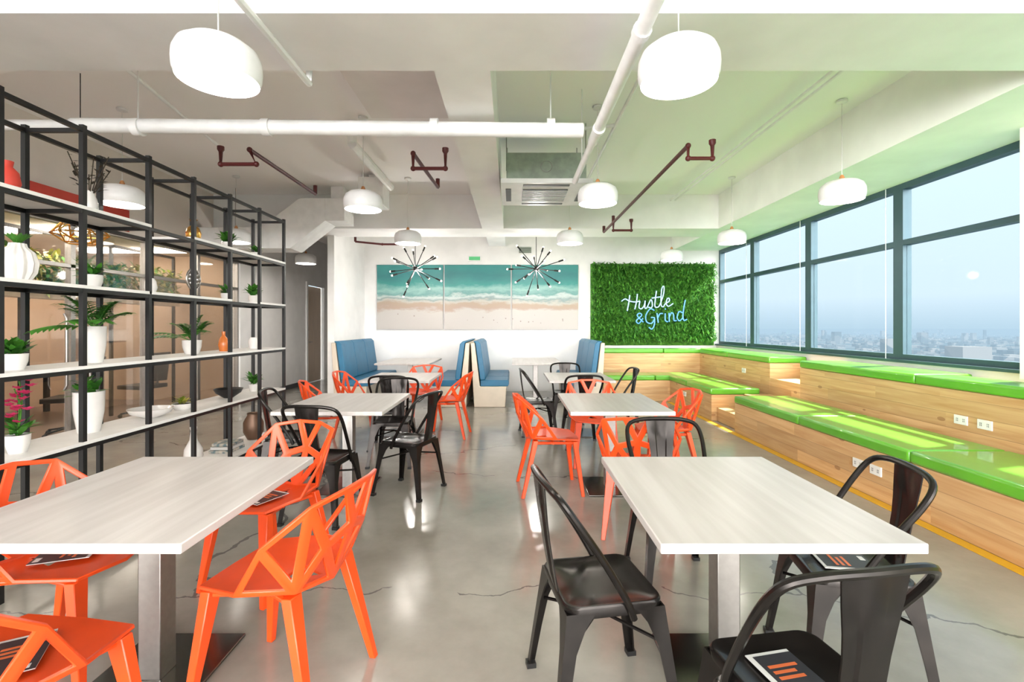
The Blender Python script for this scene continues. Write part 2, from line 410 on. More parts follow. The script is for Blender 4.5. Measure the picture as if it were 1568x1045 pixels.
simple('column_white', 4.20, XR-.035, 3.5, 4.0, 0.975, HB, WHITE)

# outside
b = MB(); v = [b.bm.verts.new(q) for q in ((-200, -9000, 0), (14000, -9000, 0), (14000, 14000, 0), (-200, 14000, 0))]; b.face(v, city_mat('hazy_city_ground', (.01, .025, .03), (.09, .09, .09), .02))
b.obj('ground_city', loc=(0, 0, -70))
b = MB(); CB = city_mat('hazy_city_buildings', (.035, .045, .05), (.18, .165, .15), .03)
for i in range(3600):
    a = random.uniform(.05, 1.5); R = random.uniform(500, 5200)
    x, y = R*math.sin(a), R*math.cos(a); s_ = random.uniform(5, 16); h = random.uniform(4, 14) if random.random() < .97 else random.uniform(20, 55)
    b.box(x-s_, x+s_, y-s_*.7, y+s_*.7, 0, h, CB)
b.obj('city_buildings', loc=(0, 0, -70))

# ------------------------------------------------------------------ art, green wall, neon
for i, x in enumerate((-2.92, -1.46, 0.0)):
    b = MB(); b.box(x, x+1.43, YB-.05, YB-.005, 1.34, 2.74, ART); b.obj('wall_art_panel', bevel=.004)
b = MB(); b.box(1.70, 4.36, YB-.06, YB-.005, 1.0, 2.76, LEAFW)
for i in range(13000):
    x = random.uniform(1.71, 4.36); z = random.uniform(1.05, 2.76)
    ff = (abs(x-3.0) < .85 and abs(z-1.8) < .5)
    p = (x, YB-.06-random.uniform(0, .03 if ff else .11), z)
    b.leaf(p, (random.uniform(-1 if x > 1.8 else -.3, .45 if x > 4.25 else 1), random.uniform(-1.0, -.25), random.uniform(-.8 if z > 1.15 else .1, 1)), random.uniform(.05, .14), random.uniform(.02, .045), LEAFW, .3 if z > 1.15 else .05, 2)
b.obj('vertical_garden', ang=180)
W = [[(-.50,.24),(-.53,.1),(-.58,-.08)], [(-.34,.25),(-.37,.1),(-.42,-.06)], [(-.68,.13),(-.6,.17),(-.52,.12),(-.40,.09),(-.3,.1)],
 [(-.30,.10),(-.33,-.03),(-.28,-.06),(-.22,.0),(-.19,.10),(-.21,-.04),(-.17,-.05),(-.07,.11),(-.05,.0),(-.08,-.06),(-.14,-.04)],
 [(.06,.28),(.02,.1),(0,-.03),(.04,-.06),(.10,-.02),(.20,.2),(.22,.36),(.17,.3),(.13,0),(.17,-.06),(.22,.0),(.30,.04),(.31,.1),(.27,.1),(.24,.0),(.28,-.06),(.38,-.01)],
 [(-.05,.14),(.13,.15)]]
Bs = [[(-.27,-.34),(-.38,-.2),(-.33,-.15),(-.29,-.2),(-.41,-.3),(-.36,-.36),(-.27,-.26)],
 [(-.02,-.12),(-.1,-.08),(-.2,-.2),(-.2,-.34),(-.1,-.38),(-.03,-.28),(-.1,-.26)], [(-.03,-.26),(-.04,-.4),(-.1,-.5),(-.16,-.46)],
 [(.03,-.18),(.04,-.38)], [(.04,-.28),(.09,-.2),(.15,-.2)], [(.2,-.2),(.19,-.34),(.24,-.38)], [(.21,-.12),(.215,-.10)],
 [(.28,-.2),(.27,-.38)], [(.27,-.3),(.33,-.2),(.37,-.24),(.37,-.36),(.42,-.37)],
 [(.56,-.22),(.49,-.19),(.44,-.3),(.48,-.38),(.56,-.32)], [(.64,.04),(.6,-.1),(.56,-.3),(.58,-.38),(.64,-.36)]]
b = MB()
for S, mt in ((W, NEONW), (Bs, NEONB)):
    for st in S:
        q = []
        for u, v_ in st:
            a = math.radians(5); uu = (u*math.cos(a)-v_*math.sin(a))*1.02; vv = (u*math.sin(a)+v_*math.cos(a))*1.02
            q.append((3.02+uu, YB-.27, 1.87+vv))
        b.tube(sm(q, 5), .0115, mt, 6)
for dx, dz in ((-.5, .1), (.2, .05), (-.1, -.2), (.5, -.15)): b.tube([(3.02+dx, YB-.265, 1.87+dz), (3.02+dx, YB-.07, 1.87+dz)], .006, STEEL, 5)
b.obj('neon_sign')

# ------------------------------------------------------------------ tables
def table(cx, cy, w, l, name='dining_table'):
    b = MB(); b.box(-w/2, w/2, -l/2, l/2, .72, .752, TOP)
    b.box(-.045, .045, -.045, .045, .012, .70, STEEL); b.box(-.2, .2, -.2, .2, .695, .72, STEEL)
    b.box(-.22, .22, -.25, .25, 0.001, .014, PLATE)
    return b.obj(name, (cx, cy, 0), bevel=.004)
for (x0, x1), rows in (((-1.86, -1.0), 0), ((.45, 1.26), 0)):
    for y0, y1 in ((1.46, 2.44), (3.72, 4.76), (5.85, 6.88)):
        table((x0+x1)/2, (y0+y1)/2, x1-x0, y1-y0)
table(-1.95, 9.3, .98, 1.5); table(.45, 9.3, .90, 1.5)

# ------------------------------------------------------------------ chairs
def orange_chair():
    V = dict(F1=(-.20,.22,.455), F2=(0,.25,.44), F3=(.20,.22,.455), M1=(-.25,.03,.475), M2=(-.09,.0,.435), M3=(.09,.0,.435), M4=(.25,.03,.475),
      R1=(-.19,-.17,.475), R2=(0,-.20,.44), R3=(.19,-.17,.475), B1=(-.285,-.10,.665), B6=(.285,-.10,.665), B2=(-.23,-.26,.80), B3=(-.08,-.315,.825),
      B4=(.08,-.315,.825), B5=(.23,-.26,.80), C1=(-.13,-.255,.62), C2=(0,-.285,.66), C3=(.13,-.255,.62))
    solid = [('F1','F2','M2','M1'), ('F2','F3','M4','M3'), ('M1','M2','R2','R1'), ('M3','M4','R3','R2'), ('F2','M3','M2')]
    opened = [('M2','M3','R2'), ('R1','R2','C1'), ('R2','C2','C1'), ('R2','C3','C2'), ('R2','R3','C3'), ('R1','C1','B2'), ('R1','B2','B1'), ('R3','B5','C3'), ('R3','B6','B5'),
              ('C1','C2','B3','B2'), ('C2','B4','B3'), ('C2','C3','B5','B4'), ('M1','R1','B1'), ('M4','B6','R3')]
    bm = bmesh.new(); vv = {k: bm.verts.new(p) for k, p in V.items()}
    for f in solid: bm.faces.new([vv[k] for k in f])
    of = [bm.faces.new([vv[k] for k in f]) for f in opened]
    bmesh.ops.recalc_face_normals(bm, faces=bm.faces[:])
    bmesh.ops.inset_individual(bm, faces=of, thickness=.020, use_even_offset=True)
    bmesh.ops.delete(bm, geom=of, context='FACES')
    bmesh.ops.solidify(bm, geom=bm.faces[:], thickness=.014)
    b = MB(); b.bm.free(); b.bm = bm; b.mi(ORANGE)
    def leg(t, f, w0=.032, w1=.014, wy=.02):
        b.hexa([(f[0]-w1,f[1]-w1,0),(f[0]+w1,f[1]-w1,0),(f[0]+w1,f[1]+w1,0),(f[0]-w1,f[1]+w1,0),
                (t[0]-w0,t[1]-wy,t[2]),(t[0]+w0,t[1]-wy,t[2]),(t[0]+w0,t[1]+wy,t[2]),(t[0]-w0,t[1]+wy,t[2])], ORANGE)
    for sx in (-1, 1):
        leg((sx*.17, .19, .45), (sx*.22, .25)); leg((sx*.17, -.14, .462), (sx*.22, -.25))
        b.tube([(sx*.18, .19, .435), (sx*.10, .0, .42), (sx*.18, -.14, .44)], .014, ORANGE, 5)
    b.tube([(-.12, .02, .42), (.12, .02, .42)], .014, ORANGE, 5)
    return b.obj('lattice_chair', bevel=.003, seg=1)

def metal_chair():
    b = MB(); m = GUN
    def rr(h, r, n=5):
        o = []
        for cx, cy, a0 in ((h-r, h-r, 0), (-h+r, h-r, 90), (-h+r, -h+r, 180), (h-r, -h+r, 270)):
            for i in range(n+1):
                a = math.radians(a0+90*i/n); o.append((cx+r*math.cos(a), cy+r*math.sin(a)))
        return o
    rings = []
    for h, r, z in ((.165, .045, .405), (.178, .05, .41), (.18, .05, .445), (.176, .05, .452), (.166, .045, .452), (.155, .04, .444), (.08, .03, .438), (.02, .01, .437)):
        rings.append([b.bm.verts.new((x, y, z)) for x, y in rr(h, r)])
    for a, c in zip(rings, rings[1:]):
        for i in range(len(a)): b.face([a[i], a[(i+1) % len(a)], c[(i+1) % len(a)], c[i]], m)
    b.face(rings[-1], m); b.face(rings[0][::-1], m)
    for sx in (-1, 1):
        for sy in (-1, 1):
            prev = None
            for t in (0, .12, .3, .6, 1):
                z = .43*(1-t); cx = sx*(.178+.045*t); cy = sy*(.178+.055*t)
                w = .105-.068*min(1, t*2.6)**.6 if t < 1 else .032
                if t == 1: w = .030
                th = .006
                L = [(cx, cy), (cx-sx*w, cy), (cx-sx*w, cy-sy*th), (cx-sx*th, cy-sy*th), (cx-sx*th, cy-sy*w), (cx, cy-sy*w)]
                cur = [b.bm.verts.new((x, y, max(z, 0.0))) for x, y in L]
                if prev:
                    for i in range(6): b.face([prev[i], prev[(i+1) % 6], cur[(i+1) % 6], cur[i]], m)
                else: b.face(cur, m)
                prev = cur
            b.face(prev[::-1], m)
            b.box(min(sx*.19, sx*.228), max(sx*.19, sx*.228), min(sy*.20, sy*.238), max(sy*.20, sy*.238), 0, .02, BLACK)
    b.tube([(-.17, -.17, .30), (0, 0, .33), (.17, .17, .30)], .007, m, 6); b.tube([(.17, -.17, .30), (0, 0, .335), (-.17, .17, .30)], .007, m, 6)
    bow = [(-.186, .06, .40), (-.192, .03, .47), (-.205, -.06, .62), (-.218, -.15, .75), (-.20, -.20, .82), (-.13, -.225, .845), (0, -.235, .85)]
    full = bow + [(-x, y, z) for x, y, z in bow[-2::-1]]
    b.tube(sm(full, 4), .0125, m, 10)
    prev = None
    for i in range(7):
        t = i/6; z = .43+.415*t; y = -.17-.062*t-.006*math.sin(math.pi*t); w = .058+.026*t+.006*math.cos(t*math.pi*2)
        xs = (-w, -w*.45, -w*.35, w*.35, w*.45, w)
        off = (0, 0, -.006, -.006, 0, 0) if .1 < t < .95 else (0,)*6
        A = [b.bm.verts.new((x, y+o, z)) for x, o in zip(xs, off)]; B = [b.bm.verts.new((x, y+o-.005, z)) for x, o in zip(xs, off)]
        cur = A+B[::-1]
        if prev:
            n = len(cur)
            for k in range(n): b.face([prev[k], prev[(k+1) % n], cur[(k+1) % n], cur[k]], m)
        prev = cur
    return b.obj('metal_cafe_chair')

OC = orange_chair(); MC = metal_chair()
orange = [(-.88, 1.90, 78), (-1.36, 2.72, 160), (-1.42, 1.34, -8), (-1.84, 2.0, -90),
          (-.82, 6.25, 85), (-1.3, 7.05, 175), (-2.0, 6.3, -90), (-2.0, 5.3, -70),
          (.32, 4.2, -85), (.88, 3.38, -15), (1.42, 4.5, 95), (.84, 5.03, 180)]
metal = [(-1.40, 3.60, -8), (-1.96, 4.3, -80), (-.88, 4.15, 70), (-1.22, 5.0, 180), (-1.42, 5.66, 5),
         (.33, 1.84, -80), (.90, 2.70, 180), (1.36, 1.98, 80), (.79, 1.33, 9),
         (.34, 6.35, -85), (.82, 5.72, 3), (1.42, 6.45, 95), (.8, 7.12, 180)]
for i, (x, y, r) in enumerate(orange):
    if i == 0: OC.location = (x, y, 0); OC.rotation_euler = (0, 0, math.radians(r))
    else: inst(OC, (x, y, 0), r)
for i, (x, y, r) in enumerate(metal):
    if i == 0: MC.location = (x, y, 0); MC.rotation_euler = (0, 0, math.radians(r))
    else: inst(MC, (x, y, 0), r)

def brochure(x, y, z, r):
    b = MB(); b.box(-.07, .07, -.10, .10, 0, .003, PAPER); b.box(-.055, .07, -.10, .088, .0028, .0036, INKD)
    for k, w in enumerate((.09, .07, .08)): b.box(-.04, -.04+w, .035-.022*k, .046-.022*k, .0034, .0042, INKO)
    b.box(.02, .055, -.09, -.07, .0034, .0042, PAPER)
    b.obj('brochure', (x, y, z), r)
brochure(.77, 1.33, .4445, 12); brochure(-1.42, 1.38, .468, 30); brochure(-1.36, 2.66, .468, -25); brochure(1.36, 1.98, .4445, 80); brochure(-1.84, 2.0, .468, -70)

# ------------------------------------------------------------------ booths
def booth(X, s):
    b = MB(); y0, y1 = 8.42, 10.44
    f = lambda P: [(X+s*u, w) for u, w in P]
    b.prism(f([(-.06, 0), (.48, 0), (.50, .36), (.04, .36), (-.05, 1.12), (-.12, 1.12)]), y0, y1, CREAM)
    n = 3; L = (y1-y0-.02)/n
    for i in range(n):
        a, c = y0+.01+i*L+.004, y0+.01+(i+1)*L-.004
        b.prism(f([(.05, .362), (.53, .362), (.55, .41), (.53, .47), (.05, .47)]), a, c, BLUE)
        b.prism(f([(.045, .475), (.13, .475), (.13, .55), (.05, 1.10), (.0, 1.15), (-.075, 1.15), (-.06, 1.125), (-.04, 1.12)]), a, c, BLUE)
    b.obj('booth_seat', bevel=.015, seg=3)
booth(-3.03, 1); booth(-.86, -1); booth(-.60, 1); booth(1.50, -1)

# ------------------------------------------------------------------ timber bleacher seating
b = MB()
b.box(2.97, 3.84, -1.5, 6.45, 0, .39, PINE); b.box(3.84, XR-.005, -1.5, 6.45, 0, .86, PINE)
b.box(2.97, 3.84, 7.2, 9.1, 0, .39, PINE); b.box(3.84, XR-.005, 7.2, 10.46, 0, .86, PINE)
b.box(1.72, 3.84, 9.1, 9.88, 0, .39, PINE); b.box(1.72, 3.84, 9.88, 10.46, 0, .86, PINE)
b.box(3.05, 3.45, 6.45, 7.2, 0, .20, PINE); b.box(3.45, 3.84, 6.45, 7.2, 0, .40, PINE); b.box(3.84, XR-.005, 6.45, 7.2, 0, .64, PINE)
b.obj('timber_bleacher', bevel=.004, seg=1)
def cushions(segs):
    for x0, x1, y0, y1, z in segs:
        b = MB(); b.box(x0+.004, x1-.004, y0+.004, y1-.004, z+.001, z+.095, GREEN); b.obj('seat_cushion', bevel=.022, seg=3)
cs = []
for y0, y1 in ((-1.5, .4), (.4, 2.0), (2.0, 3.6), (3.6, 5.0), (5.0, 6.44)): cs.append((2.95, 3.70, y0, y1, .39))
for y0, y1 in ((-1.5, 1.2), (1.2, 2.9), (2.9, 4.6), (4.6, 6.44)): cs.append((3.82, 4.40 if not (y0 < 4.0 and y1 > 3.5) else 4.19, y0, y1, .86))
cs += [(2.95, 3.70, 7.2, 8.2, .39), (2.95, 3.70, 8.2, 9.1, .39), (3.82, 4.40, 7.2, 8.6, .86), (3.82, 4.40, 8.6, 9.86, .86),
       (1.72, 2.7, 9.1, 9.74, .39), (2.7, 3.70, 9.1, 9.74, .39), (1.72, 3.1, 9.88, 10.24, .86), (3.1, 4.40, 9.88, 10.24, .86)]
cushions(cs)
simple('floor_tape', 2.88, 2.965, -1.5, 9.0, .001, .004, YEL)
def outlet(face_x, y, z):
    b = MB(); b.box(-.012, -.0005, -.06, .06, -.038, .038, OUTL)
    for dy in (-.03, .03):
        for dz in (-.008, .008): b.box(-.0135, -.011, dy-.008, dy-.004, dz-.006, dz+.006, INKD); b.box(-.0135, -.011, dy+.004, dy+.008, dz-.006, dz+.006, INKD)
    b.obj('power_outlet', (face_x, y, z), bevel=.003)
for y, z in ((4.13, .61), (3.92, .61)): outlet(3.84, y, z)
for y in (4.14, 3.94): outlet(2.97, y, .235)
outlet(2.97, 8.3, .25); outlet(3.84, 8.0, .68)

# ------------------------------------------------------------------ pendants
def pendant():
    b = MB()
    b.lathe([(.186, 0), (.197, .03), (.2, .07), (.197, .11), (.18, .15), (.14, .18), (.07, .197), (.022, .203)], (0, 0, 0), PLASTIC, 40, False)
    b.lathe([(.186, 0), (.190, .03), (.192, .07), (.188, .11), (.17, .145), (.1, .17), (0, .18)], (0, 0, 0), PLASTIC, 40, False)
    b.lathe([(0, .05), (.189, .05)], (0, 0, 0), GLOW, 40, False)
    b.lathe([(.022, .2), (.024, .22), (.014, .245), (.006, .25)], (0, 0, 0), WOODCAP, 16)
    b.tube([(0, 0, .25), (0, 0, .965)], .004, CORD, 6)
    b.lathe([(.05, .975), (.05, .955), (.02, .945), (.005, .945)], (0, 0, 0), PLASTIC, 20)
    return b.obj('pendant_lamp')
PL = pendant()
pp = [(-1.47, 2.42), (-1.57, 5.1), (-1.55, 7.2), (.84, 2.44), (.86, 4.85), (.86, 7.2), (3.22, 4.72), (3.25, 7.15), (2.97, 9.0), (-3.95, 4.9), (-4.05, 7.1), (-4.05, 9.5)]
for i, (x, y) in enumerate(pp):
    z = 2.64
    if i == 0: PL.location = (x, y, z)
    else: inst(PL, (x, y, z))

# sputnik chandeliers
def sputnik():
    b = MB(); b.ball((0, 0, 0), .05, BLACK)
    b.tube([(0, 0, 0), (0, 0, 1.12)], .006, BLACK, 6); b.lathe([(.06, 1.14), (.06, 1.12), (.01, 1.10)], (0, 0, 0), BLACK, 20)
    n = 18
    for i in range(n):
        zz = 1-2*(i+.5)/n; r = math.sqrt(1-zz*zz); a = i*2.39996
        d = Vector((r*math.cos(a), r*math.sin(a), zz*.8)).normalized(); L = .50 if i % 2 else .40
        b.tube([d*.03, d*L], .008, BLACK, 5); b.tube([d*L*.9, d*(L+.05)], .016, BLACK, 6); b.ball(d*(L+.062), .016, BULB)
    return b.obj('sputnik_chandelier')
S = sputnik(); S.location = (-1.80, 9.0, 2.48); inst(S, (.45, 9.0, 2.48), 40)

# ------------------------------------------------------------------ ceiling services
b = MB(); b.box(-.06, .80, 5.2, 6.02, 2.98, 3.28, GALV)
for q in ((-.07, -.05), (.79, .81)): b.box(*q, 5.19, 6.03, 2.98, 3.0, STEEL)
for x in (-.06, .80):
    for y in (5.25, 5.97): b.tube([(x, y, 3.1), (x, y, H-.004)], .006, STEEL, 5)
b.tube([(.37+.06*math.cos(k*.3927), 5.195, 3.13+.06*math.sin(k*.3927)) for k in range(16)], .004, STEEL, 5, True)
b.prism([(-.12, 5.12), (.86, 5.12), (.86, 6.08), (-.12, 6.08)], 2.93, 2.98, PLASTIC, 'z')
b.box(.12, .62, 5.36, 5.84, 2.918, 2.932, DARK)
for i in range(9): b.box(.12, .62, 5.37+i*.055, 5.385+i*.055, 2.912, 2.92, PLASTIC)
for q in ((.12, .62, 5.18, 5.24), (.12, .62, 5.96, 6.02)): b.box(*q, 2.925, 2.931, DARK)
for q in ((-.07, -.01, 5.34, 5.86), (.75, .81, 5.34, 5.86)): b.box(*q, 2.925, 2.931, DARK)
b.obj('ceiling_air_conditioner', bevel=.006)
HT = H-.004
b = MB()
b.tube([(-3.4, 3.75, 2.97), (.55, 3.75, 2.93)], .056, PIPEW, 14)
for x in (-2.9, -1.9, -.6, .3): b.tube([(x-.03, 3.75, 2.955), (x+.03, 3.75, 2.955)], .067, PIPEW, 14)
for x in (-2.9, .3): b.tube([(x, 3.75, 3.0), (x, 3.75, HT)], .006, PIPEW, 5)
b.tube([(-3.4, 3.75, 2.97), (-4.9, 3.75, 2.98)], .04, PIPEW, 12)
b.obj('drain_pipe')
b = MB(); b.tube([(.65, .2, 2.88), (.65, 3.9, 2.90)], .040, PIPEW, 12); b.tube([(.65, 3.9, 2.90), (.65, 5.0, 2.91)], .03, PIPEW, 12)
for y in (1.6, 2.4, 3.6): b.tube([(.65, y, 2.89), (.65, y+.05, 2.89)], .048, PIPEW, 12)
b.tube([(.65, 2.0, 2.9), (.65, 2.0, HT)], .006, PIPEW, 5); b.tube([(.65, 4.5, 2.9), (.65, 4.5, HT)], .006, PIPEW, 5)
b.obj('water_pipe')
b = MB(); b.tube([(-1.32, .6, 2.99), (-1.32, 3.15, 2.99), (-1.32, 3.15, 3.1)], .02, PIPEW, 8); b.obj('conduit_pipe')
b = MB(); b.tube([(2.7, 3.12, 3.5), (2.7, 8.0, 3.5)], .014, PIPEW, 6); b.tube([(2.62, 3.12, 3.5), (2.62, 8.0, 3.5)], .014, PIPEW, 6); b.obj('conduit_pipe')
b = MB(); b.tube([(-1.72, 5.2, 3.38), (-1.72, 6.85, 3.38)], .05, PIPEW, 10); b.tube([(-1.72, 5.2, 3.38), (-1.72, 5.2, HT)], .05, PIPEW, 10); b.obj('vent_pipe')
b = MB(); b.tube([(1.05, 3.12, 3.45), (1.05, 8.0, 3.45)], .02, PIPEW, 8); b.tube([(1.05, 4.9, 3.45), (.5, 5.05, 3.45), (.3, 5.1, 3.45)], .02, PIPEW, 8); b.obj('conduit_pipe')
b = MB(); b.tube([(-3.0, 3.12, 3.5), (-3.4, 5.6, 3.5)], .016, PIPEW, 8); b.obj('conduit_pipe')
def red(pts, name='sprinkler_pipe'):
    b = MB(); b.tube(pts, .019, RED, 8)
    for p in pts[1:-1]: b.ball(p, .025, RED)
    b.lathe([(.03, .03), (.03, 0), (.018, -.02)], (pts[-1][0], pts[-1][1], pts[-1][2]), RED, 10)
    b.tube([pts[0], (pts[0][0], pts[0][1], pts[0][2]+.1)], .024, RED, 8)
    b.obj(name)
red([(-2.36, 5.8, 3.0), (-2.36, 4.35, 3.0), (-2.30, 4.35, 2.87), (-2.62, 4.35, 2.87), (-2.62, 4.35, 3.0)])
red([(-.86, 5.6, 3.02), (-.92, 4.5, 3.02), (-.92, 4.5, 2.88), (-.62, 4.5, 2.88), (-.62, 4.5, 3.04)])
red([(1.53, 8.05, 2.98), (1.53, 4.2, 2.98), (1.53, 4.2, 2.87), (1.74, 4.2, 2.87), (1.74, 4.2, 3.0)])
red([(1.53, 7.3, 2.98), (1.53, 7.3, 2.86), (1.8, 7.3, 2.86), (1.8, 7.3, 3.0)])
red([(-2.9, 8.95, 2.98), (-2.4, 8.95, 2.93), (-2.1, 8.95, 2.93)])
b = MB(); b.box(-2.2, -1.84, 6.9, 7.25, 3.15, 3.55, PIPEW); b.box(-2.08, -1.96, 7.0, 7.1, 3.55, HT, PIPEW); b.obj('junction_box', bevel=.01)
b = MB(); b.prism([(-3.9, 2.62), (-3.45, 2.62), (-2.9, 3.05), (-2.9, 3.4), (-3.3, 3.4), (-3.9, 2.95)], 7.5, 7.95, PIPEW)
b.box(-4.95, -3.9, 7.5, 7.95, 2.62, 2.95, PIPEW); b.box(-2.9, -2.6, 7.5, 7.95, 3.05, 3.4, PIPEW); b.box(-2.85, -2.65, 7.6, 7.85, 3.4, HT, PIPEW); b.tube([(-4.4, 7.7, 2.95), (-4.4, 7.7, HT)], .008, STEEL, 5); b.obj('air_duct', bevel=.01)
b = MB(); b.box(-.95, -.67, YB-.04, YB-.002, 2.82, 2.94, PLASTIC); b.box(-.93, -.69, YB-.045, YB-.039, 2.84, 2.92, M('exit_green', (.1, .5, .2), .5)); b.obj('exit_sign')
b = MB(); b.box(.15, .42, YB-.03, YB-.002, 3.0, 3.12, GALV)
for i in range(5): b.box(.16, .41, YB-.035, YB-.029, 3.01+i*.022, 3.018+i*.022, DARK)
b.obj('air_vent')

# ------------------------------------------------------------------ metal shelf
PX = [1.42, 1.94, 2.45, 2.93, 3.46, 3.95, 4.46, 4.98, 5.51]; LV = [2.63, 2.14, 1.66, 1.17, .71, .20]
b = MB(); t = .014
for y in PX:
    for x in (-2.6, -2.95):
        b.box(x-t, x+t, y-t, y+t, 0, 2.63, BLACK)
    for z in LV: b.box(-2.95, -2.6, y-t*.8, y+t*.8, z-.045, z-.02, BLACK)
for z in LV:
    for x in (-2.6, -2.95): b.box(x-t*.9, x+t*.9, PX[0], PX[-1], z-.045, z-.02, BLACK)
def board(z, a, c): b.box(-2.965, -2.585, PX[a]-.01, PX[c]+.01, z-.02, z, SHELFW)
board(2.14, 0, 4); board(2.14, 5, 8); board(1.66, 0, 4); board(1.66, 4, 6); board(1.66, 7, 8); board(1.17, 0, 8); board(.71, 0, 8); board(.20, 3, 8)
b.obj('grid_bookshelf')

def pot(b, r, h, m=CER):
    b.lathe([(r*.7, 0), (r*.95, h*.5), (r, h), (r*.88, h), (r*.85, h*.9), (0, h*.9)], (0, 0, 0), m, 24); b.lathe([(r*.86, h*.9), (0, h*.93)], (0, 0, 0), SOIL, 24, False)
def palm(x, y, z, r, h, n, L, Wd):
    b = MB(); pot(b, r, h)
    for i in range(n):
        a = i*2.4; e = random.uniform(.35, 2.2)
        d = Vector((math.cos(a)*.7, math.sin(a), e)).normalized(); l = L*random.uniform(.75, 1.05)
        pts = [Vector((0, 0, h*.9))+d*l*t_-Vector((0, 0, 1))*.35*l*t_*t_ for t_ in [k/10 for k in range(11)]]
        b.tube(pts, .0028, LEAF, 4)
        for k in range(3, 11):
            q = pts[k]; dd = (pts[k]-pts[k-1]).normalized(); side = dd.cross(Vector((0, 0, 1))).normalized()
            for s_ in (-1, 1): b.leaf(q, (dd*.9+side*s_).normalized(), Wd*(1.15-.07*k), Wd*.26, LEAF, .35, 2)
    b.obj('potted_palm', (x, y, z))
palm(-2.76, 3.2, 1.17, .062, .24, 16, .36, .13); palm(-2.78, 4.2, 1.17, .075, .12, 18, .36, .11)
def shrub(x, y, z, r, h, n, L, name='potted_plant', m=CER, lm=LEAF, fl=None):
    b = MB(); pot(b, r, h, m)
    for i in range(n):
        a = random.uniform(0, 6.28); e = random.uniform(.1, 1.6)
        b.leaf((random.uniform(-r, r)*.5, random.uniform(-r, r)*.5, h*.9+random.uniform(0, L*.5)), (math.cos(a), math.sin(a), e), L*random.uniform(.5, 1), L*.28, lm, .2)
    if fl:
        for k in range(3):
            e = Vector((random.uniform(-.05, .05), random.uniform(-.06, .06), h+.22+.04*k)); b.tube(sm([(0, 0, h*.9), e*.6+Vector((.02, 0, .05)), e], 4), .003, LEAF, 4)
            for j in range(6):
                c = e-Vector((random.uniform(-.05, .05), random.uniform(-.05, .05), j*.03))
                for q in range(6): b.leaf(c, (math.cos(q*1.047), math.sin(q*1.047), .6), .036, .032, fl, .1, 2)
    b.obj(name, (x, y, z))
shrub(-2.74, 2.66, 1.17, .06, .09, 110, .11); shrub(-2.74, 2.68, .71, .055, .1, 24, .14, 'potted_orchid', CER, LEAF, PINKF)
shrub(-2.78, 5.2, 1.66, .05, .08, 60, .14); shrub(-2.78, 5.2, .71, .045, .08, 50, .15); shrub(-2.78, 4.08, .71, .08, .05, 60, .07, 'succulent_bowl', CER, LEAFY)
shrub(-2.80, 3.2, .71, .085, .27, 30, .15, 'potted_plant'); shrub(-2.78, 2.3, .20, .07, .16, 60, .16, 'potted_plant'); shrub(-2.78, 4.7, 1.66, .045, .07, 30, .1)
shrub(-2.78, 4.72, 2.14, .05, .09, 60, .13); shrub(-2.78, 5.25, 2.14, .05, .07, 40, .10, 'potted_plant')
shrub(-2.78, 3.2, 1.66, .06, .09, 50, .11)
def rbvase(loc):
    b = MB()
    prof = [(.05, 0), (.078, .05), (.085, .1), (.07, .16), (.04, .19), (.035, .21)]
    rings = []
    for r, z in prof: rings.append([b.bm.verts.new((r*(1+.07*math.cos(12*a))*math.cos(a), r*(1+.07*math.cos(12*a))*math.sin(a), z)) for a in [2*math.pi*i/72 for i in range(72)]])
    for a, c in zip(rings, rings[1:]):
        for i in range(72): b.face([a[i], a[(i+1) % 72], c[(i+1) % 72], c[i]], CER)
    b.face(rings[0][::-1], CER)
    for i in range(14): b.leaf((0, 0, .2), (math.cos(i*2.4), math.sin(i*2.4), 1.4), .12, .03, LEAF, .3)
    b.obj('ribbed_vase', loc)
rbvase((-2.74, 2.68, 1.66))
def vase(name, prof, x, y, z, m, extra=None):
    b = MB(); b.lathe(prof, (0, 0, 0), m, 28, False); b.lathe([(prof[0][0], .001), (0, .001)], (0, 0, 0), m, 28, False)
    if extra: extra(b)
    b.obj(name, (x, y, z), ang=50)
vase('bottle_vase', [(.05, 0), (.075, .08), (.07, .14), (.03, .22), (.022, .30), (.03, .33)], -2.78, 4.22, .20, CER)
vase('ceramic_bowl', [(.05, 0), (.13, .035), (.15, .07), (.14, .07), (.1, .03), (0, .02)], -2.78, 3.72, .71, CER)
vase('black_bowl', [(.04, 0), (.11, .05), (.13, .09), (.125, .09), (.09, .04), (0, .02)], -2.78, 4.74, .71, BLACK)
vase('woven_vase', [(.06, 0), (.10, .08), (.10, .18), (.06, .26), (.065, .28)], -2.78, 5.2, .20, BROWNM)
vase('amber_bottle', [(.035, 0), (.045, .06), (.035, .12), (.015, .15), (.015, .19)], -2.78, 4.66, 1.17, TERRA)
vase('small_vase', [(.03, 0), (.045, .05), (.035, .1), (.02, .12)], -2.78, 3.72, 1.66, CER)
vase('small_vase', [(.04, 0), (.055, .07), (.045, .14), (.025, .17)], -2.78, 2.2, 1.17, CER)
vase('small_vase', [(.04, 0), (.05, .05), (.05, .09), (.03, .12)], -2.78, 5.2, 1.17, CER)
vase('small_vase', [(.04, 0), (.06, .06), (.05, .12), (.025, .15), (.03, .18)], -2.78, 2.66, 2.14, REDP)
def twigs(b):
    for k in range(9):
        a = k*2.4; e = Vector((.10*math.cos(a), .12*math.sin(a), .28+.015*k))
        b.tube(sm([(0, 0, .1), e*.5+Vector((0, 0, .05)), e], 4), .003, SOIL, 4)
        for j in range(5): b.leaf(e*(.55+.1*j), (math.cos(a+j), math.sin(a+j), .5), .05, .02, SOIL, .2, 2)
vase('twig_vase', [(.03, 0), (.05, .05), (.04, .11), (.022, .16)], -2.78, 3.18, 2.14, CER, twigs)
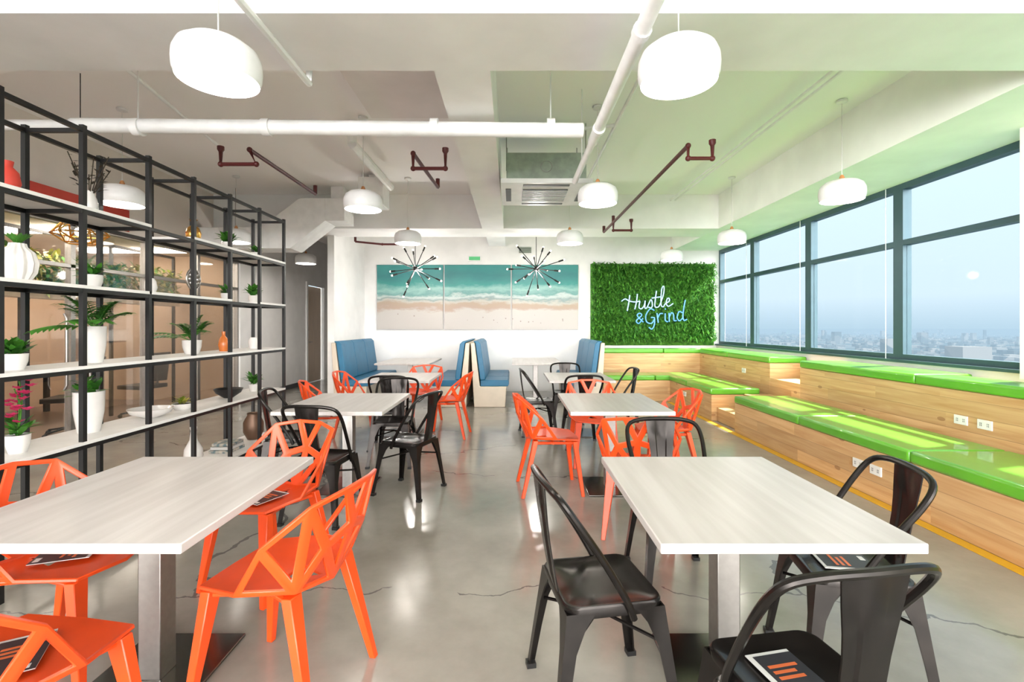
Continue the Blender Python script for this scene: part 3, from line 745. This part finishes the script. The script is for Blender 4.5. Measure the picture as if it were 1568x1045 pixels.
def crown(b):
    for i in range(14): b.leaf((0, 0, .15), (math.cos(i*2.4), math.sin(i*2.4), 2.2), .09, .02, GOLD, .3)
vase('gold_pineapple_ornament', [(.03, 0), (.055, .04), (.06, .08), (.045, .13), (.01, .155)], -2.78, 4.22, 2.14, GOLD, crown)
b = MB()
for k in range(3): b.box(-.1+.008*k, .1, -.13+.01*k, .13-.01*k, .03*k, .03*k+.027, PAPER if k % 2 else BOOKB)
b.obj('book_stack', (-2.78, 4.72, .20), bevel=.002, seg=1)
b = MB(); b.box(-.04, .04, -.04, .04, 0, .02, BLACK); b.tube([(0, 0, .02), (0, 0, .07)], .005, STEEL, 6)
b.tube([(0, .09*math.cos(a), .16+.09*math.sin(a)) for a in [k*math.pi/12 for k in range(24)]], .008, STEEL, 6, True)
for k in range(8): b.ball((0, .05*math.cos(k*.785), .16+.05*math.sin(k*.785)), .028, STEEL)
b.obj('disc_sculpture', (-2.78, 4.22, 1.66))
b = MB()
top = [Vector((.10*math.cos(a), .10*math.sin(a), 0)) for a in [k*math.pi/3 for k in range(6)]]
mid = [Vector((.2*math.cos(a+.52), .2*math.sin(a+.52), -.12)) for a in [k*math.pi/3 for k in range(6)]]
bot = [Vector((.1*math.cos(a), .1*math.sin(a), -.2)) for a in [k*math.pi/3 for k in range(6)]]
for i in range(6):
    j = (i+1) % 6
    for p, q in ((top[i], top[j]), (top[i], mid[i]), (top[j], mid[i]), (mid[i], mid[j]), (mid[i], bot[i]), (mid[i], bot[j]), (bot[i], bot[j])): b.tube([p, q], .007, GOLD, 5)
b.ball((0, 0, -.1), .04, BULB); b.tube([(0, 0, -.06), (0, 0, 1.28)], .004, BLACK, 5)
for i in range(6): b.tube([top[i], (0, 0, .04)], .004, GOLD, 4)
b.obj('geometric_pendant_lamp', (-3.75, 4.2, 2.33))

# ------------------------------------------------------------------ light
w = bpy.data.worlds.new('World'); scene.world = w; w.use_nodes = True; nt = w.node_tree
bg = nt.nodes['Background']; tc = nt.nodes.new('ShaderNodeTexCoord'); s = nt.nodes.new('ShaderNodeSeparateXYZ')
nt.links.new(tc.outputs['Generated'], s.inputs[0])
r = nt.nodes.new('ShaderNodeValToRGB'); cr = r.color_ramp
cr.elements[0].position = .0; cr.elements[0].color = (.215, .285, .335, 1); cr.elements[1].position = .6; cr.elements[1].color = (.25, .36, .44, 1)
e = cr.elements.new(.05); e.color = (.30, .36, .40, 1); e = cr.elements.new(.25); e.color = (.325, .40, .45, 1)
nt.links.new(s.outputs['Z'], r.inputs[0])
mr = nt.nodes.new('ShaderNodeMapRange'); nt.links.new(s.outputs['Y'], mr.inputs[0])
mr.inputs[1].default_value = -.05; mr.inputs[2].default_value = -.8; mr.inputs[3].default_value = 0; mr.inputs[4].default_value = 1
c = mix_n(nt, mr.outputs[0], r.outputs[0], (1.0, .98, .96)); nt.links.new(c, bg.inputs[0])
# added fill light: world brightened behind the camera, most below the horizon
mz = nt.nodes.new('ShaderNodeMapRange'); nt.links.new(s.outputs['Z'], mz.inputs[0])
mz.inputs[1].default_value = .1; mz.inputs[2].default_value = -.25; mz.inputs[3].default_value = 4.5; mz.inputs[4].default_value = 18.0
st_ = math_n(nt, 'MULTIPLY', mr.outputs[0], mz.outputs[0])
nt.links.new(math_n(nt, 'ADD', st_, 1.0), bg.inputs[1])
sun = bpy.data.lights.new('sun', 'SUN'); sun.energy = 8; sun.angle = math.radians(1.5); sun.color = (1, .95, .86)
so = bpy.data.objects.new('sun', sun); scene.collection.objects.link(so)
d = Vector((-math.cos(math.radians(60)), -.15, -math.sin(math.radians(60)))); so.rotation_euler = d.to_track_quat('-Z', 'Y').to_euler(); so.location = (20, 0, 30)
for x in (-1.80, .45):
    pl = bpy.data.lights.new('chandelier_light', 'POINT'); pl.energy = 24; pl.shadow_soft_size = .06; pl.color = (1, .94, .88)
    po = bpy.data.objects.new('chandelier_light', pl); scene.collection.objects.link(po); po.location = (x, 9.0, 2.36)

# ------------------------------------------------------------------ camera
cam = bpy.data.cameras.new('camera'); co = bpy.data.objects.new('camera', cam); scene.collection.objects.link(co)
cam.lens = 17; cam.sensor_width = 36; cam.shift_y = -.01435; cam.clip_end = 60000; cam.clip_start = .05
co.location = (0, 0, 1.41); co.rotation_euler = (math.radians(90), 0, 0)
scene.camera = co
